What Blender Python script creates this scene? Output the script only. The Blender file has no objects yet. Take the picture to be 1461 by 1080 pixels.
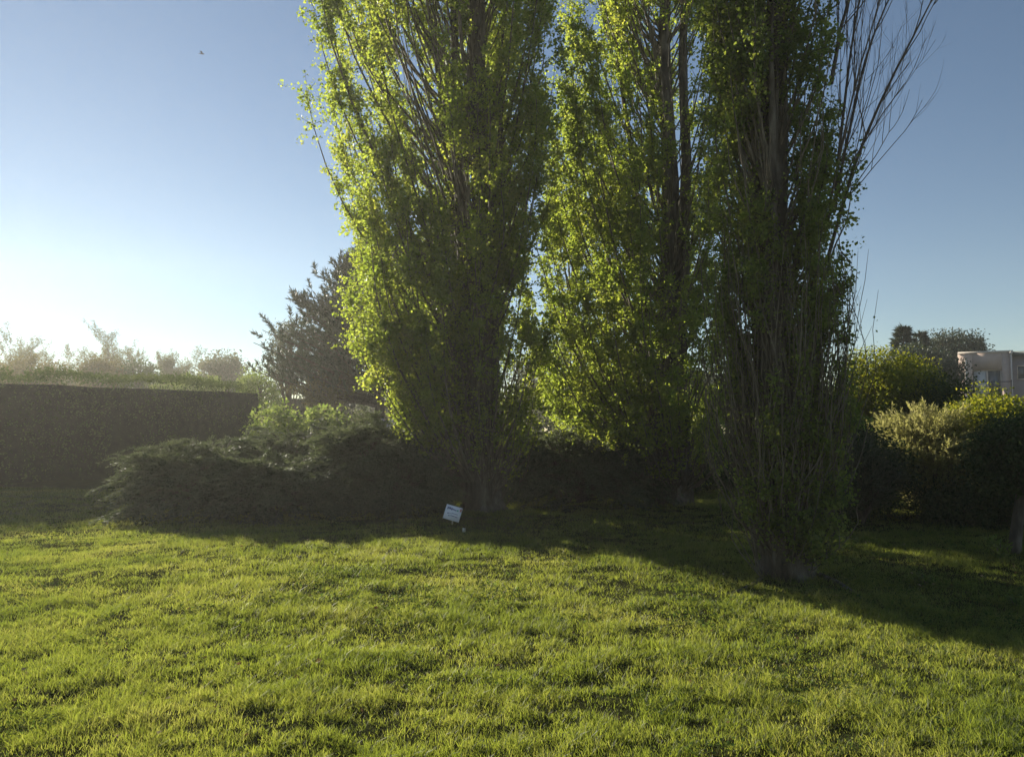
import bpy, math
import numpy as np
from mathutils import Vector

scene = bpy.context.scene
COL = scene.collection
PI = math.pi

# ------------------------------------------------------------------ camera model
FPX, CX, CY, HOR = 1083.0, 730.5, 540.0, 595.0
CAM_H = 1.6
PITCH = math.atan((HOR - CY) / FPX)
SUN_AZ, SUN_EL = math.radians(40), math.radians(17)
SUN = np.array([-math.sin(SUN_AZ) * math.cos(SUN_EL), math.cos(SUN_AZ) * math.cos(SUN_EL), math.sin(SUN_EL)])


def at(u, v, Y):
    """point seen at photo pixel (u, v) at Y metres in front of the camera"""
    x, y = (u - CX) / FPX, (CY - v) / FPX
    d = np.array([x, math.cos(PITCH) - y * math.sin(PITCH), math.sin(PITCH) + y * math.cos(PITCH)])
    d = d * (Y / d[1])
    return np.array([d[0], Y, CAM_H + d[2]])


def zat(v, Y):
    return at(CX, v, Y)[2]


def xat(u, Y):
    return at(u, HOR, Y)[0]


# ------------------------------------------------------------------ noise
def hash2(ix, iy, seed):
    n = (ix * 374761393 + iy * 668265263 + seed * 1274126177) & 0x7fffffff
    n = ((n ^ (n >> 13)) * 1274126177) & 0x7fffffff
    return ((n ^ (n >> 16)) & 0xffff) / 65535.0


def vnoise(x, y, seed=0):
    ix, iy = np.floor(x).astype(np.int64), np.floor(y).astype(np.int64)
    fx, fy = x - ix, y - iy
    fx, fy = fx * fx * (3 - 2 * fx), fy * fy * (3 - 2 * fy)
    a, b = hash2(ix, iy, seed), hash2(ix + 1, iy, seed)
    c, d = hash2(ix, iy + 1, seed), hash2(ix + 1, iy + 1, seed)
    return (a * (1 - fx) + b * fx) * (1 - fy) + (c * (1 - fx) + d * fx) * fy


def noise3(p, s, seed=0):
    """cheap blobby 3-d noise in 0..1 from three slices"""
    return (vnoise(p[:, 0] * s, p[:, 2] * s * .7, seed) + vnoise(p[:, 1] * s + 7.3, p[:, 2] * s * .7 + 3.1, seed + 1)
            + vnoise(p[:, 0] * s + 1.7, p[:, 1] * s, seed + 2)) / 3


def ground_z(x, y):
    x, y = np.asarray(x, float), np.asarray(y, float)
    near = np.clip((30 - np.hypot(x, y - 6)) / 12, 0, 1)
    z = (vnoise(x * .33, y * .33, 1) - .5) * .10 + (vnoise(x * 1.15, y * 1.4, 2) - .5) * .030 \
        + (vnoise(x * 2.9, y * 3.4, 3) - .5) * .020 - .014 * np.clip(vnoise(x * 1.9 + 5, y * 3.1, 4) - .66, 0, 1) / .34 \
        + (vnoise(x * 7.7, y * 8.3, 6) - .5) * .016
    return z * near


# ------------------------------------------------------------------ mesh building
class MB:
    def __init__(self):
        self.v, self.q, self.t, self.n = [], [], [], 0

    def add(self, v, q=None, t=None):
        v = np.asarray(v, np.float32).reshape(-1, 3)
        if q is not None and len(q):
            self.q.append(np.asarray(q, np.int64).reshape(-1, 4) + self.n)
        if t is not None and len(t):
            self.t.append(np.asarray(t, np.int64).reshape(-1, 3) + self.n)
        self.v.append(v)
        self.n += len(v)

    def build(self, name, mat, parent=None, origin=(0, 0, 0), smooth=False):
        me = bpy.data.meshes.new(name)
        v = np.concatenate(self.v) - np.asarray(origin, np.float32)
        q = np.concatenate(self.q) if self.q else np.zeros((0, 4), np.int64)
        t = np.concatenate(self.t) if self.t else np.zeros((0, 3), np.int64)
        me.vertices.add(len(v))
        me.vertices.foreach_set('co', v.astype(np.float32).ravel())
        me.loops.add(q.size + t.size)
        me.loops.foreach_set('vertex_index', np.concatenate([q.ravel(), t.ravel()]).astype(np.int32))
        me.polygons.add(len(q) + len(t))
        me.polygons.foreach_set('loop_start', np.concatenate(
            [np.arange(len(q)) * 4, q.size + np.arange(len(t)) * 3]).astype(np.int32))
        if smooth:
            me.polygons.foreach_set('use_smooth', np.ones(len(q) + len(t), bool))
        me.update(calc_edges=True)
        me.materials.append(mat)
        o = bpy.data.objects.new(name, me)
        COL.objects.link(o)
        if parent is not None:
            o.parent = parent
        else:
            o.location = origin
        return o

    # -- shapes
    def tube(self, path, rad, sides=6, cap=True):
        path = np.asarray(path, float)
        n = len(path)
        rad = np.broadcast_to(np.asarray(rad, float), (n,))
        tan = np.gradient(path, axis=0)
        tan /= np.linalg.norm(tan, axis=1, keepdims=True) + 1e-9
        ref = np.array([1.0, 0, 0]) if abs(tan[0, 0]) < .8 else np.array([0, 1.0, 0])
        a = np.cross(tan, ref)
        a /= np.linalg.norm(a, axis=1, keepdims=True) + 1e-9
        b = np.cross(tan, a)
        ang = np.arange(sides) * 2 * PI / sides
        ring = path[:, None] + rad[:, None, None] * (a[:, None] * np.cos(ang)[None, :, None] + b[:, None] * np.sin(ang)[None, :, None])
        i = np.arange(n - 1)[:, None] * sides
        j = np.arange(sides)[None]
        k = (j + 1) % sides
        q = np.stack([i + j, i + k, i + sides + k, i + sides + j], -1).reshape(-1, 4)
        v = ring.reshape(-1, 3)
        t = None
        if cap:
            v = np.vstack([v, path[:1], path[-1:]])
            c0, c1 = n * sides, n * sides + 1
            jj, kk = np.arange(sides), (np.arange(sides) + 1) % sides
            t = np.vstack([np.stack([kk, jj, np.full(sides, c0)], -1),
                           np.stack([(n - 1) * sides + jj, (n - 1) * sides + kk, np.full(sides, c1)], -1)])
        self.add(v, q, t)

    def leaves(self, c, axis, nrm, ln, wd, fold=.18, wide_at=.42):
        c = np.asarray(c, float)
        n = len(c)
        if n == 0:
            return
        ln = np.broadcast_to(np.asarray(ln, float), (n,))[:, None]
        wd = np.broadcast_to(np.asarray(wd, float), (n,))[:, None]
        axis = axis / (np.linalg.norm(axis, axis=1, keepdims=True) + 1e-9)
        side = np.cross(axis, nrm)
        side /= np.linalg.norm(side, axis=1, keepdims=True) + 1e-9
        nn = np.cross(side, axis)
        m = c + axis * ln * wide_at + nn * wd * fold
        v = np.stack([c, m + side * wd * .5, c + axis * ln, m - side * wd * .5], 1).reshape(-1, 3)
        self.add(v, np.arange(n * 4).reshape(-1, 4))

    def box(self, lo, hi, M=None, bevel=0.0):
        x0, y0, z0 = lo
        x1, y1, z1 = hi
        v = np.array([[x0, y0, z0], [x1, y0, z0], [x1, y1, z0], [x0, y1, z0],
                      [x0, y0, z1], [x1, y0, z1], [x1, y1, z1], [x0, y1, z1]], float)
        if M is not None:
            v = M(v)
        self.add(v, [[0, 3, 2, 1], [4, 5, 6, 7], [0, 1, 5, 4], [1, 2, 6, 5], [2, 3, 7, 6], [3, 0, 4, 7]])


def rdir(rng, n):
    d = rng.normal(size=(n, 3))
    return d / np.linalg.norm(d, axis=1, keepdims=True)


def thing(name, label, cat, loc, group=None):
    o = bpy.data.objects.new(name, None)
    o.empty_display_size = .2
    COL.objects.link(o)
    o.location = loc
    o['label'], o['category'] = label, cat
    if group:
        o['group'] = group
    return o


def tag(o, label, cat, group=None):
    o['label'], o['category'] = label, cat
    if group:
        o['group'] = group
    return o


# ------------------------------------------------------------------ materials
def newmat(name):
    m = bpy.data.materials.new(name)
    m.use_nodes = True
    nt = m.node_tree
    nt.nodes.clear()
    return m, nt.nodes, nt.links


def ramp(nodes, cols):
    r = nodes.new('ShaderNodeValToRGB')
    el = r.color_ramp.elements
    while len(el) < len(cols):
        el.new(.5)
    for i, c in enumerate(cols):
        el[i].position = i / (len(cols) - 1)
        el[i].color = (*c, 1)
    return r


def leaf_mat(name, cols, trans, tw=.45, rough=.65, spec=.12, patch=None):
    """leaves: reflected colours, transmitted colours, share that goes through"""
    m, N, L = newmat(name)
    out = N.new('ShaderNodeOutputMaterial')
    geo = N.new('ShaderNodeNewGeometry')
    fac = geo.outputs['Random Per Island']
    if patch:
        tc = N.new('ShaderNodeTexCoord')
        nz = N.new('ShaderNodeTexNoise')
        nz.inputs['Scale'].default_value = patch
        nz.inputs['Detail'].default_value = 3
        L.new(tc.outputs['Object'], nz.inputs['Vector'])
        mr = N.new('ShaderNodeMapRange')
        mr.inputs[1].default_value, mr.inputs[2].default_value = .3, .7
        L.new(nz.outputs['Fac'], mr.inputs[0])
        mx = N.new('ShaderNodeMix')
        mx.inputs[0].default_value = .5
        L.new(fac, mx.inputs[2])
        L.new(mr.outputs[0], mx.inputs[3])
        fac = mx.outputs[0]
    r1, r2 = ramp(N, cols), ramp(N, trans)
    L.new(fac, r1.inputs[0])
    L.new(fac, r2.inputs[0])
    p = N.new('ShaderNodeBsdfPrincipled')
    p.inputs['Roughness'].default_value = rough
    p.inputs['Specular IOR Level'].default_value = spec
    L.new(r1.outputs[0], p.inputs['Base Color'])
    t = N.new('ShaderNodeBsdfTranslucent')
    L.new(r2.outputs[0], t.inputs['Color'])
    mix = N.new('ShaderNodeMixShader')
    mix.inputs[0].default_value = tw
    L.new(p.outputs[0], mix.inputs[1])
    L.new(t.outputs[0], mix.inputs[2])
    L.new(mix.outputs[0], out.inputs[0])
    return m


def solid_mat(name, cols, scale=20, rough=.85, bump=0.0, stretch=(1, 1, 1), spec=.3, detail=6):
    m, N, L = newmat(name)
    out = N.new('ShaderNodeOutputMaterial')
    tc = N.new('ShaderNodeTexCoord')
    mp = N.new('ShaderNodeMapping')
    mp.inputs['Scale'].default_value = stretch
    nz = N.new('ShaderNodeTexNoise')
    nz.inputs['Scale'].default_value = scale
    nz.inputs['Detail'].default_value = detail
    nz.inputs['Roughness'].default_value = .65
    L.new(tc.outputs['Object'], mp.inputs[0])
    L.new(mp.outputs[0], nz.inputs['Vector'])
    mr = N.new('ShaderNodeMapRange')
    mr.inputs[1].default_value, mr.inputs[2].default_value = .3, .7
    L.new(nz.outputs['Fac'], mr.inputs[0])
    r = ramp(N, cols)
    L.new(mr.outputs[0], r.inputs[0])
    p = N.new('ShaderNodeBsdfPrincipled')
    p.inputs['Roughness'].default_value = rough
    p.inputs['Specular IOR Level'].default_value = spec
    L.new(r.outputs[0], p.inputs['Base Color'])
    if bump:
        b = N.new('ShaderNodeBump')
        b.inputs['Strength'].default_value = bump
        b.inputs['Distance'].default_value = .03
        L.new(nz.outputs['Fac'], b.inputs['Height'])
        L.new(b.outputs[0], p.inputs['Normal'])
    L.new(p.outputs[0], out.inputs[0])
    return m


M = {}
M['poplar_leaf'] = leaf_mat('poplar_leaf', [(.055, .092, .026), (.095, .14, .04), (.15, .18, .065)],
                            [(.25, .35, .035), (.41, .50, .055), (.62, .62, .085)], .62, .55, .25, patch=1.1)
M['poplar_leaf_shaded'] = leaf_mat('poplar_leaf_shaded', [(.055, .085, .03), (.085, .12, .045), (.14, .165, .075)],
                                 [(.22, .30, .035), (.35, .43, .055), (.52, .54, .08)], .58, .55, .25, patch=1.6)  # darker copy of the poplar leaf, the broad poplar's shade put into its colour
M['bark_poplar'] = solid_mat('bark_poplar', [(.03, .024, .018), (.085, .07, .052), (.19, .165, .13)], 9, .9, .8, (1, 1, .28))
M['twig'] = solid_mat('twig', [(.06, .047, .034), (.12, .10, .07), (.21, .18, .13)], 14, .85, .3, (1, 1, .4))
M['bare_twig'] = solid_mat('bare_twig', [(.06, .045, .035), (.11, .085, .065), (.17, .14, .11)], 14, .8, .3, (1, 1, .4))
M['bark_dark'] = solid_mat('bark_dark', [(.03, .022, .016), (.08, .06, .045), (.14, .11, .085)], 11, .9, .8, (1, 1, .3))
M['juniper'] = leaf_mat('juniper', [(.035, .048, .026), (.065, .083, .046), (.12, .14, .085)],
                        [(.08, .11, .04), (.14, .17, .07), (.22, .24, .11)], .3, .6, .2, patch=1.3)
M['hedge'] = leaf_mat('hedge', [(.035, .056, .022), (.058, .088, .032), (.10, .13, .05)],
                      [(.06, .10, .02), (.11, .15, .03), (.17, .19, .05)], .3, .75, .08, patch=.8)
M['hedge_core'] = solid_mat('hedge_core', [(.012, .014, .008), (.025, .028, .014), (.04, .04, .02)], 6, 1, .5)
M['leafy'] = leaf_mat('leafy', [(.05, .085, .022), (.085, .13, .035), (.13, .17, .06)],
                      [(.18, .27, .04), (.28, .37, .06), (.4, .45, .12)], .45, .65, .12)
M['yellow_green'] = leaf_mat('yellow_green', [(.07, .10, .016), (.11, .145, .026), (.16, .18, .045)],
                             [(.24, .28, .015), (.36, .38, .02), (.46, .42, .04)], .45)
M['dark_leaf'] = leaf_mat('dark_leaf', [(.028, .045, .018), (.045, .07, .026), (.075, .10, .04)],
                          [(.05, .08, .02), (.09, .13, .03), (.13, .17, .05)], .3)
M['brown_leaf'] = leaf_mat('brown_leaf', [(.05, .045, .02), (.08, .07, .03), (.11, .10, .045)],
                           [(.14, .12, .04), (.2, .17, .05), (.25, .22, .07)], .35)
M['olive'] = leaf_mat('olive', [(.12, .12, .055), (.19, .18, .085), (.28, .26, .14)],
                      [(.40, .40, .10), (.52, .50, .15), (.62, .56, .24)], .5)
M['grey_leaf'] = leaf_mat('grey_leaf', [(.04, .05, .03), (.07, .08, .05), (.11, .115, .08)],
                          [(.12, .14, .06), (.18, .19, .09), (.24, .24, .13)], .35)
M['pale_leaf'] = leaf_mat('pale_leaf', [(.08, .09, .045), (.12, .13, .07), (.17, .165, .10)],
                          [(.16, .18, .07), (.22, .23, .09), (.28, .27, .13)], .35, .8, .05)
M['needle'] = leaf_mat('needle', [(.016, .032, .018), (.028, .052, .028), (.048, .078, .042)],
                       [(.04, .06, .02), (.06, .08, .03), (.09, .1, .04)], .2, .5, .3)
M['grass'] = leaf_mat('grass', [(.038, .062, .016), (.086, .112, .028), (.19, .18, .075)],
                      [(.14, .21, .022), (.36, .42, .044), (.58, .55, .12)], .5, .5, .25, patch=.9)
M['clover'] = leaf_mat('clover', [(.03, .06, .018), (.05, .085, .026), (.08, .115, .04)],
                       [(.09, .16, .02), (.16, .24, .035), (.24, .32, .06)], .4, .9, 0)
M['dry_leaf'] = leaf_mat('dry_leaf', [(.10, .065, .03), (.19, .13, .065), (.34, .28, .18)],
                         [(.14, .08, .03), (.2, .13, .05), (.3, .22, .1)], .25, .9, 0)
M['soil'] = solid_mat('soil', [(.018, .018, .008), (.034, .038, .013), (.055, .058, .022)], 5.5, 1, .8, detail=12, spec=0)


# ------------------------------------------------------------------ world, sun, camera
w = bpy.data.worlds.new('World')
scene.world = w
w.use_nodes = True
wn, wl = w.node_tree.nodes, w.node_tree.links
bg = wn['Background']
sky = wn.new('ShaderNodeTexSky')
sky.sky_type = 'NISHITA'
sky.sun_disc = False
sky.sun_elevation = SUN_EL
sky.sun_rotation = -SUN_AZ
sky.altitude = 50
sky.air_density = .88
sky.dust_density = .0
sky.ozone_density = 1.3
wl.new(sky.outputs[0], bg.inputs[0])
bg.inputs[1].default_value = .05

sd = bpy.data.lights.new('sun', 'SUN')
sd.energy = 5.0
sd.angle = math.radians(.5)
sd.color = (1, .92, .76)
so = bpy.data.objects.new('sun', sd)
so.rotation_euler = Vector(SUN).to_track_quat('Z', 'Y').to_euler()
so.location = (-20, 20, 20)
COL.objects.link(so)

cd = bpy.data.cameras.new('camera')
cd.sensor_width = 36
cd.lens = 36 * FPX / 1461
cd.clip_end = 3000
co = bpy.data.objects.new('camera', cd)
co.location = (0, 0, CAM_H)
co.rotation_euler = (PI / 2 + PITCH, 0, 0)
COL.objects.link(co)
scene.camera = co

vs = scene.view_settings
vs.view_transform = 'Standard'
vs.look = 'None'
vs.exposure = 1.14
vs.gamma = 1
scene.cycles.use_denoising = True
scene.cycles.max_bounces = 7
scene.cycles.diffuse_bounces = 3
scene.cycles.transmission_bounces = 4
scene.cycles.volume_bounces = 0
scene.cycles.sample_clamp_indirect = 4

# ------------------------------------------------------------------ lawn
def axis_coords(lo, hi, step, far, far2):
    mid = np.arange(lo, hi, step)
    g = np.geomspace(step, far, 34)
    return np.concatenate([lo - np.cumsum(g)[::-1] * far / np.cumsum(g)[-1] - 1e-3, mid, hi + np.cumsum(g) * far2 / np.cumsum(g)[-1]])


gx, gy = axis_coords(-15, 13, .08, 60, 60), axis_coords(1, 21, .08, 25, 56)
X, Y = np.meshgrid(gx, gy)
mb = MB()
nx, ny = len(gx), len(gy)
i, j = np.meshgrid(np.arange(nx - 1), np.arange(ny - 1))
a = (j * nx + i).ravel()
mb.add(np.stack([X, Y, ground_z(X, Y)], -1).reshape(-1, 3), np.stack([a, a + 1, a + nx + 1, a + nx], -1))
o = mb.build('ground', M['soil'], smooth=True)
o['kind'] = 'structure'


FEET = [at(688, 722, 13.3)[:2], at(960, 718, 14.2)[:2], at(1116, 816, 7.9)[:2]]


def grass():
    rng = np.random.default_rng(5)
    mb = MB()
    # Y range, blades per m2, blade width, blade height, two segments
    for y0, y1, dens, bw, bh, two in ((2.6, 4.6, 14500, .0036, .057, True), (4.6, 7.0, 10000, .0042, .055, True),
                                      (7.0, 10.5, 5800, .0058, .052, False), (10.5, 17, 2600, .0090, .049, False)):
        half = .70 * y1 + 1.3
        n = int((y1 - y0) * 2 * half * dens)
        y = rng.uniform(y0, y1, n)
        x = rng.uniform(-half, half, n)
        keep = np.abs(x) < .70 * y + 1.3
        x, y = x[keep], y[keep]
        tuft = vnoise(x * 2.3, y * 3.0, 11) * .26 + vnoise(x * 6.3, y * 7.5, 12) * .36 + vnoise(x * 16, y * 18, 14) * .38
        hollow = np.clip(vnoise(x * 1.9 + 5, y * 3.1, 4) - .66, 0, 1) / .34
        tuft = np.clip(.5 + (tuft - .5) * 1.6 - .35 * hollow, 0, 1)
        broad = vnoise(x * .8, y * .8, 13)
        keep = rng.random(len(x)) < np.clip(.34 + 1.3 * (tuft - .15) + .4 * (broad - .5), .30, 1)
        x, y, tuft, broad = x[keep], y[keep], tuft[keep], broad[keep]
        n = len(x)
        h = bh * (.30 + 1.0 * tuft ** 1.3 + .30 * (broad - .5)) * rng.uniform(.3, 1.45, n)
        h *= np.where(rng.random(n) < .06, 1.45, 1)
        for tx, ty in FEET:                         # unmown fringe round the feet of the trees
            h *= 1 + .7 * np.exp(-(np.maximum(np.hypot(x - tx, y - ty) - .25, 0) / .28) ** 2)
        b = np.stack([x, y, ground_z(x, y) - .004], -1)
        la = rng.uniform(0, 2 * PI, n) + 1.3 * vnoise(x * 1.7, y * 1.7, 15) * PI
        lean = h * rng.uniform(.1, 1.3, n)
        ld = np.stack([np.cos(la), np.sin(la), np.zeros(n)], -1)
        wa = rng.uniform(0, PI, n)
        wdv = np.stack([np.cos(wa), np.sin(wa), np.zeros(n)], -1) * (bw * rng.uniform(.6, 1.3, n) * .5)[:, None]
        up = np.array([0, 0, 1.0])
        tip = b + ld * lean[:, None] + up * h[:, None]
        if two:
            mid = b + ld * (lean * .33)[:, None] + up * (h * .6)[:, None]
            v = np.stack([b - wdv, b + wdv, mid + wdv * .8, mid - wdv * .8, tip], 1).reshape(-1, 3)
            k = np.arange(n)[:, None] * 5
            mb.add(v, k + np.array([[0, 1, 2, 3]]), k + np.array([[3, 2, 4]]))
        else:
            v = np.stack([b - wdv, b + wdv, tip], 1).reshape(-1, 3)
            mb.add(v, None, np.arange(n)[:, None] * 3 + np.array([[0, 1, 2]]))
    o = mb.build('grass', M['grass'])
    o['kind'] = 'stuff'
    o['label'] = 'rough sunlit lawn grass'


grass()


def clover():
    # low broad-leaved plants growing through the grass in patches, and a few dry leaves
    rng = np.random.default_rng(8)
    n = 90000
    y = 2.7 + 9 * rng.random(n) ** 1.6
    x = rng.uniform(-1, 1, n) * (.7 * y + 1)
    k = (vnoise(x * 1.1 + 3, y * 1.3, 21) * .6 + vnoise(x * 3.7, y * 4.1, 22) * .4) > .60
    x, y = x[k], y[k]
    n = len(x)
    p = np.stack([x, y, ground_z(x, y) + rng.uniform(.012, .05, n)], -1)
    mb = MB()
    ln = rng.uniform(.011, .022, n) * (1 + .5 * (y > 6))
    mb.leaves(p, rng.normal(0, 1, (n, 3)) * [1, 1, .35], np.array([0, 0, 1]) + rng.normal(0, .3, (n, 3)), ln, ln * .85, .1, .55)
    o = mb.build('clover', M['clover'])
    o['kind'] = 'stuff'
    o['label'] = 'low broad-leaved plants in the lawn'
    n = 420
    y = 2.8 + 11 * rng.random(n)
    x = rng.uniform(-1, 1, n) * (.7 * y + .5)
    p = np.stack([x, y, ground_z(x, y) + rng.uniform(.015, .045, n)], -1)
    mb = MB()
    ln = rng.uniform(.018, .045, n)
    mb.leaves(p, rng.normal(0, 1, (n, 3)) * [1, 1, .4], np.array([0, 0, 1]) + rng.normal(0, .5, (n, 3)), ln, ln * .7, .25)
    o = mb.build('fallen_leaves', M['dry_leaf'])
    o['kind'] = 'stuff'
    o['label'] = 'dry fallen leaves scattered in the lawn'


clover()


# ------------------------------------------------------------------ poplars
def poplar(name, label, base, H, env, trunk_r, n_branch, twigs, per_twig, leaf, mat, seed, trunk_top=(0, 0), stems=3,
           suckers=60, sucker_h=2.6, sucker_r=.6, leaf_low=.7, gap=.36, group=None, low_bias=1.0, show_trunk=None, thin=None, whip_leaf=1.0, twig_len=1.0):
    """env: rows (height, reach to the left, reach to the right)"""
    rng = np.random.default_rng(seed)
    base = np.array([base[0], base[1], float(ground_z(base[0], base[1])) - .03])
    root = thing(name, label, 'poplar tree', base, group)
    env = np.array(env, float)
    ez, el, er = env[:, 0], env[:, 1], env[:, 2]

    def reach(a, z):
        L, R = np.interp(z, ez, el), np.interp(z, ez, er)
        D = (L + R) * .5
        c, s = np.abs(np.cos(a)), np.abs(np.sin(a))
        hx = np.where(np.cos(a) > 0, R, L)
        return ((c / hx) ** 2.7 + (s / D) ** 2.7) ** (-1 / 2.7)

    def axis(z):
        t = np.asarray(z) / H
        return np.stack([trunk_top[0] * t + .05 * np.sin(z * 1.1 + seed), trunk_top[1] * t + .05 * np.cos(z * .9 + seed), np.asarray(z, float)], -1)

    # trunk with a flared, fluted foot
    tb = MB()
    zs = np.concatenate([[0, .08, .2, .4], np.linspace(.8, H * .97, 16)])
    r = trunk_r * (1 - zs / H) ** .8 + trunk_r * .65 * np.exp(-zs / .14)
    tb.tube(base + axis(zs), r, 16)
    tv = tb.v[0]                                    # furrows and burls
    rel = tv - base
    ang = np.arctan2(rel[:, 1], rel[:, 0])
    bump = 1 + (vnoise(ang * 2.2 + 9, rel[:, 2] * .9, seed) - .5) * .55 * np.exp(-rel[:, 2] / 2.2) + (vnoise(ang * 4.5 + 3, rel[:, 2] * 2.5, seed + 3) - .5) * .22
    tv[:, :2] = base[:2] + axis(rel[:, 2])[:, :2] + (rel[:, :2] - axis(rel[:, 2])[:, :2]) * bump[:, None]
    tb.build('trunk', M['bark_poplar'], root, base, True)
    for k in range(stems):
        sb = MB()
        a = rng.uniform(0, 2 * PI)
        hh = H * rng.uniform(.55, .85)
        t = np.linspace(0, 1, 12)
        rr = reach(a, hh * .6) * rng.uniform(.15, .36)
        r00 = trunk_r * .75
        p = base + axis(t * hh) + np.stack([np.cos(a) * (r00 + rr * t ** 1.1), np.sin(a) * (r00 + rr * t ** 1.1), 0 * t], -1)
        p[1:-1, :2] += rng.normal(0, .02, (10, 2))
        p[0, 2] = base[2]
        sb.tube(p, trunk_r * rng.uniform(.32, .55) * ((1 - t) ** .7 + .5 * np.exp(-t * 40)) + .008, 9)
        sb.build('stem', M['bark_poplar'], root, base, True)

    bb, lb = MB(), MB()
    for k in range(n_branch):
        zt = leaf_low + (H * 1.0 - leaf_low) * rng.random() ** (low_bias if k % 3 else 1.5 * low_bias)
        aa = rng.uniform(0, 2 * PI, 6)
        ww = reach(aa, zt) ** 1.5
        a = rng.choice(aa, p=ww / ww.sum())
        f = rng.uniform(.12, 1) ** .4
        R = f * float(reach(a, zt))
        z0 = max(.15, zt - .7 - R * rng.uniform(1.3, 2.1))
        n = 9
        t = np.linspace(0, 1, n)
        rad = R * (1 - (1 - t) ** 1.7)
        p = axis(z0 + (zt - z0) * t ** 1.1) + np.stack([np.cos(a) * rad, np.sin(a) * rad, 0 * t], -1)
        p[1:, :2] += np.cumsum(rng.normal(0, .025, (n - 1, 2)), 0)
        p += base
        bb.tube(p, (.006 + .0045 * (zt - z0)) * (1 - t) ** .8 + .0025, 5, False)
        nt = max(3, int(twigs * (zt - z0 + .3) * rng.uniform(.7, 1.2)))
        nodes = np.append(rng.uniform(.22, .97, max(2, int(2.6 * (zt - z0)))) ** .8, .98)
        s = np.clip(rng.choice(nodes, nt) + rng.normal(0, .022, nt), .1, 1)
        q = np.stack([np.interp(s, t, p[:, c]) for c in range(3)], -1)
        # foliage is patchy: leave out twigs in the thin spots
        keep = noise3(q, 1.3, seed) > gap
        if show_trunk:                              # open spots where the trunk shows from the lawn side
            ho = q - base - axis(q[:, 2] - base[2])
            zr = q[:, 2] - base[2]
            inz = (zr > show_trunk[0]) & (zr < show_trunk[1])
            keep &= ~(inz & (np.abs(ho[:, 0]) < show_trunk[2]) & (ho[:, 1] < .15) & (rng.random(nt) < show_trunk[3]))
        low = (q[:, 2] - base[2]) < leaf_low
        keep &= ~(low & (rng.random(nt) < .75))
        if thin:                                    # twiggy, thinly leaved lower part on the shaded side
            keep &= ~((q[:, 2] - base[2] < thin[0]) & (q[:, 0] - base[0] > thin[1]) & (rng.random(nt) < thin[2]))
        q = q[keep]
        nt = len(q)
        if nt == 0:
            continue
        d = rng.normal(0, .62, (nt, 3)) + np.array([np.cos(a) * .35, np.sin(a) * .35, .75])
        d /= np.linalg.norm(d, axis=1, keepdims=True)
        tl = rng.uniform(.14, .44, nt) * twig_len
        for m_ in range(0, nt, 2):
            bb.tube(np.stack([q[m_], q[m_] + d[m_] * tl[m_] * .5 + [0, 0, .01], q[m_] + d[m_] * tl[m_]]), [.005, .004, .002], 3, False)
        m_ = rng.integers(int(per_twig * .5), int(per_twig * 1.5) + 1, nt)
        idx = np.repeat(np.arange(nt), m_)
        tt = rng.uniform(.05, 1.05, len(idx))
        c = q[idx] + d[idx] * (tl[idx] * tt)[:, None] + rng.normal(0, .036, (len(idx), 3))
        ax = rdir(rng, len(idx)) + d[idx] * .3 + np.array([0, 0, -.25])
        lb.leaves(c, ax, rdir(rng, len(idx)), leaf * (sz := rng.uniform(.45, 1.3, len(idx))), leaf * .9 * sz * rng.uniform(.8, 1.15, len(idx)))
    # the basket of upright whips round the foot
    for k in range(suckers):
        a = rng.uniform(0, 2 * PI)
        hh = sucker_h * rng.uniform(.35, 1.15)
        R = sucker_r * rng.uniform(.25, 1.1)
        zs0 = 0 if k % 15 == 0 else rng.uniform(.15, 1.1)
        r0 = trunk_r * (rng.uniform(.9, 1.4) if k % 15 == 0 else .8)
        t = np.linspace(0, 1, 8)
        rad = r0 + R * (1 - (1 - t) ** 2.0)
        a2 = a + rng.normal(0, .25) * t
        p = base + np.stack([np.cos(a2) * rad, np.sin(a2) * rad, zs0 + hh * t], -1)
        p[1:, :2] += np.cumsum(rng.normal(0, .032, (7, 2)), 0)
        bb.tube(p, .0065 * rng.uniform(.5, 1.5) * (1 - t) ** .6 + .0016, 4, False)
        for m_ in range(rng.integers(1, 5)):
            s = rng.integers(2, 7)
            d = np.array([np.cos(a), np.sin(a), 0]) * rng.uniform(0, .14) + rng.normal(0, .05, 3) + np.array([0, 0, rng.uniform(.2, .5)])
            bb.tube(np.stack([p[s], p[s] + d * .5 + rng.normal(0, .012, 3), p[s] + d]), [.004, .003, .0015], 3, False)
        nl = int(rng.integers(4, 22) * whip_leaf)
        s = rng.uniform(.35, 1, nl)
        c = np.stack([np.interp(s, t, p[:, q_]) for q_ in range(3)], -1) + rng.normal(0, .05, (nl, 3))
        lb.leaves(c, rdir(rng, nl), rdir(rng, nl), leaf * rng.uniform(.5, 1, nl), leaf * .85 * rng.uniform(.5, 1, nl))
    bb.build('branches', M['twig'], root, base)
    lb.build('crown', mat, root, base)
    print(name, 'leaves', lb.n // 4)
    return root, base


def env_px(Y, u0, rows, H, grow=1.0):
    out = [(zat(v, Y), max(.12, (u0 - ul) / FPX * Y), max(.12, (ur - u0) / FPX * Y)) for v, ul, ur in rows]
    out.sort()
    zt, l, r = out[-1]
    out += [(zt + (H - zt) * .5, l * .8, r * .8), (H, .15, .15)]
    return [(z, l * grow, r * grow) for z, l, r in out]


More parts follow.
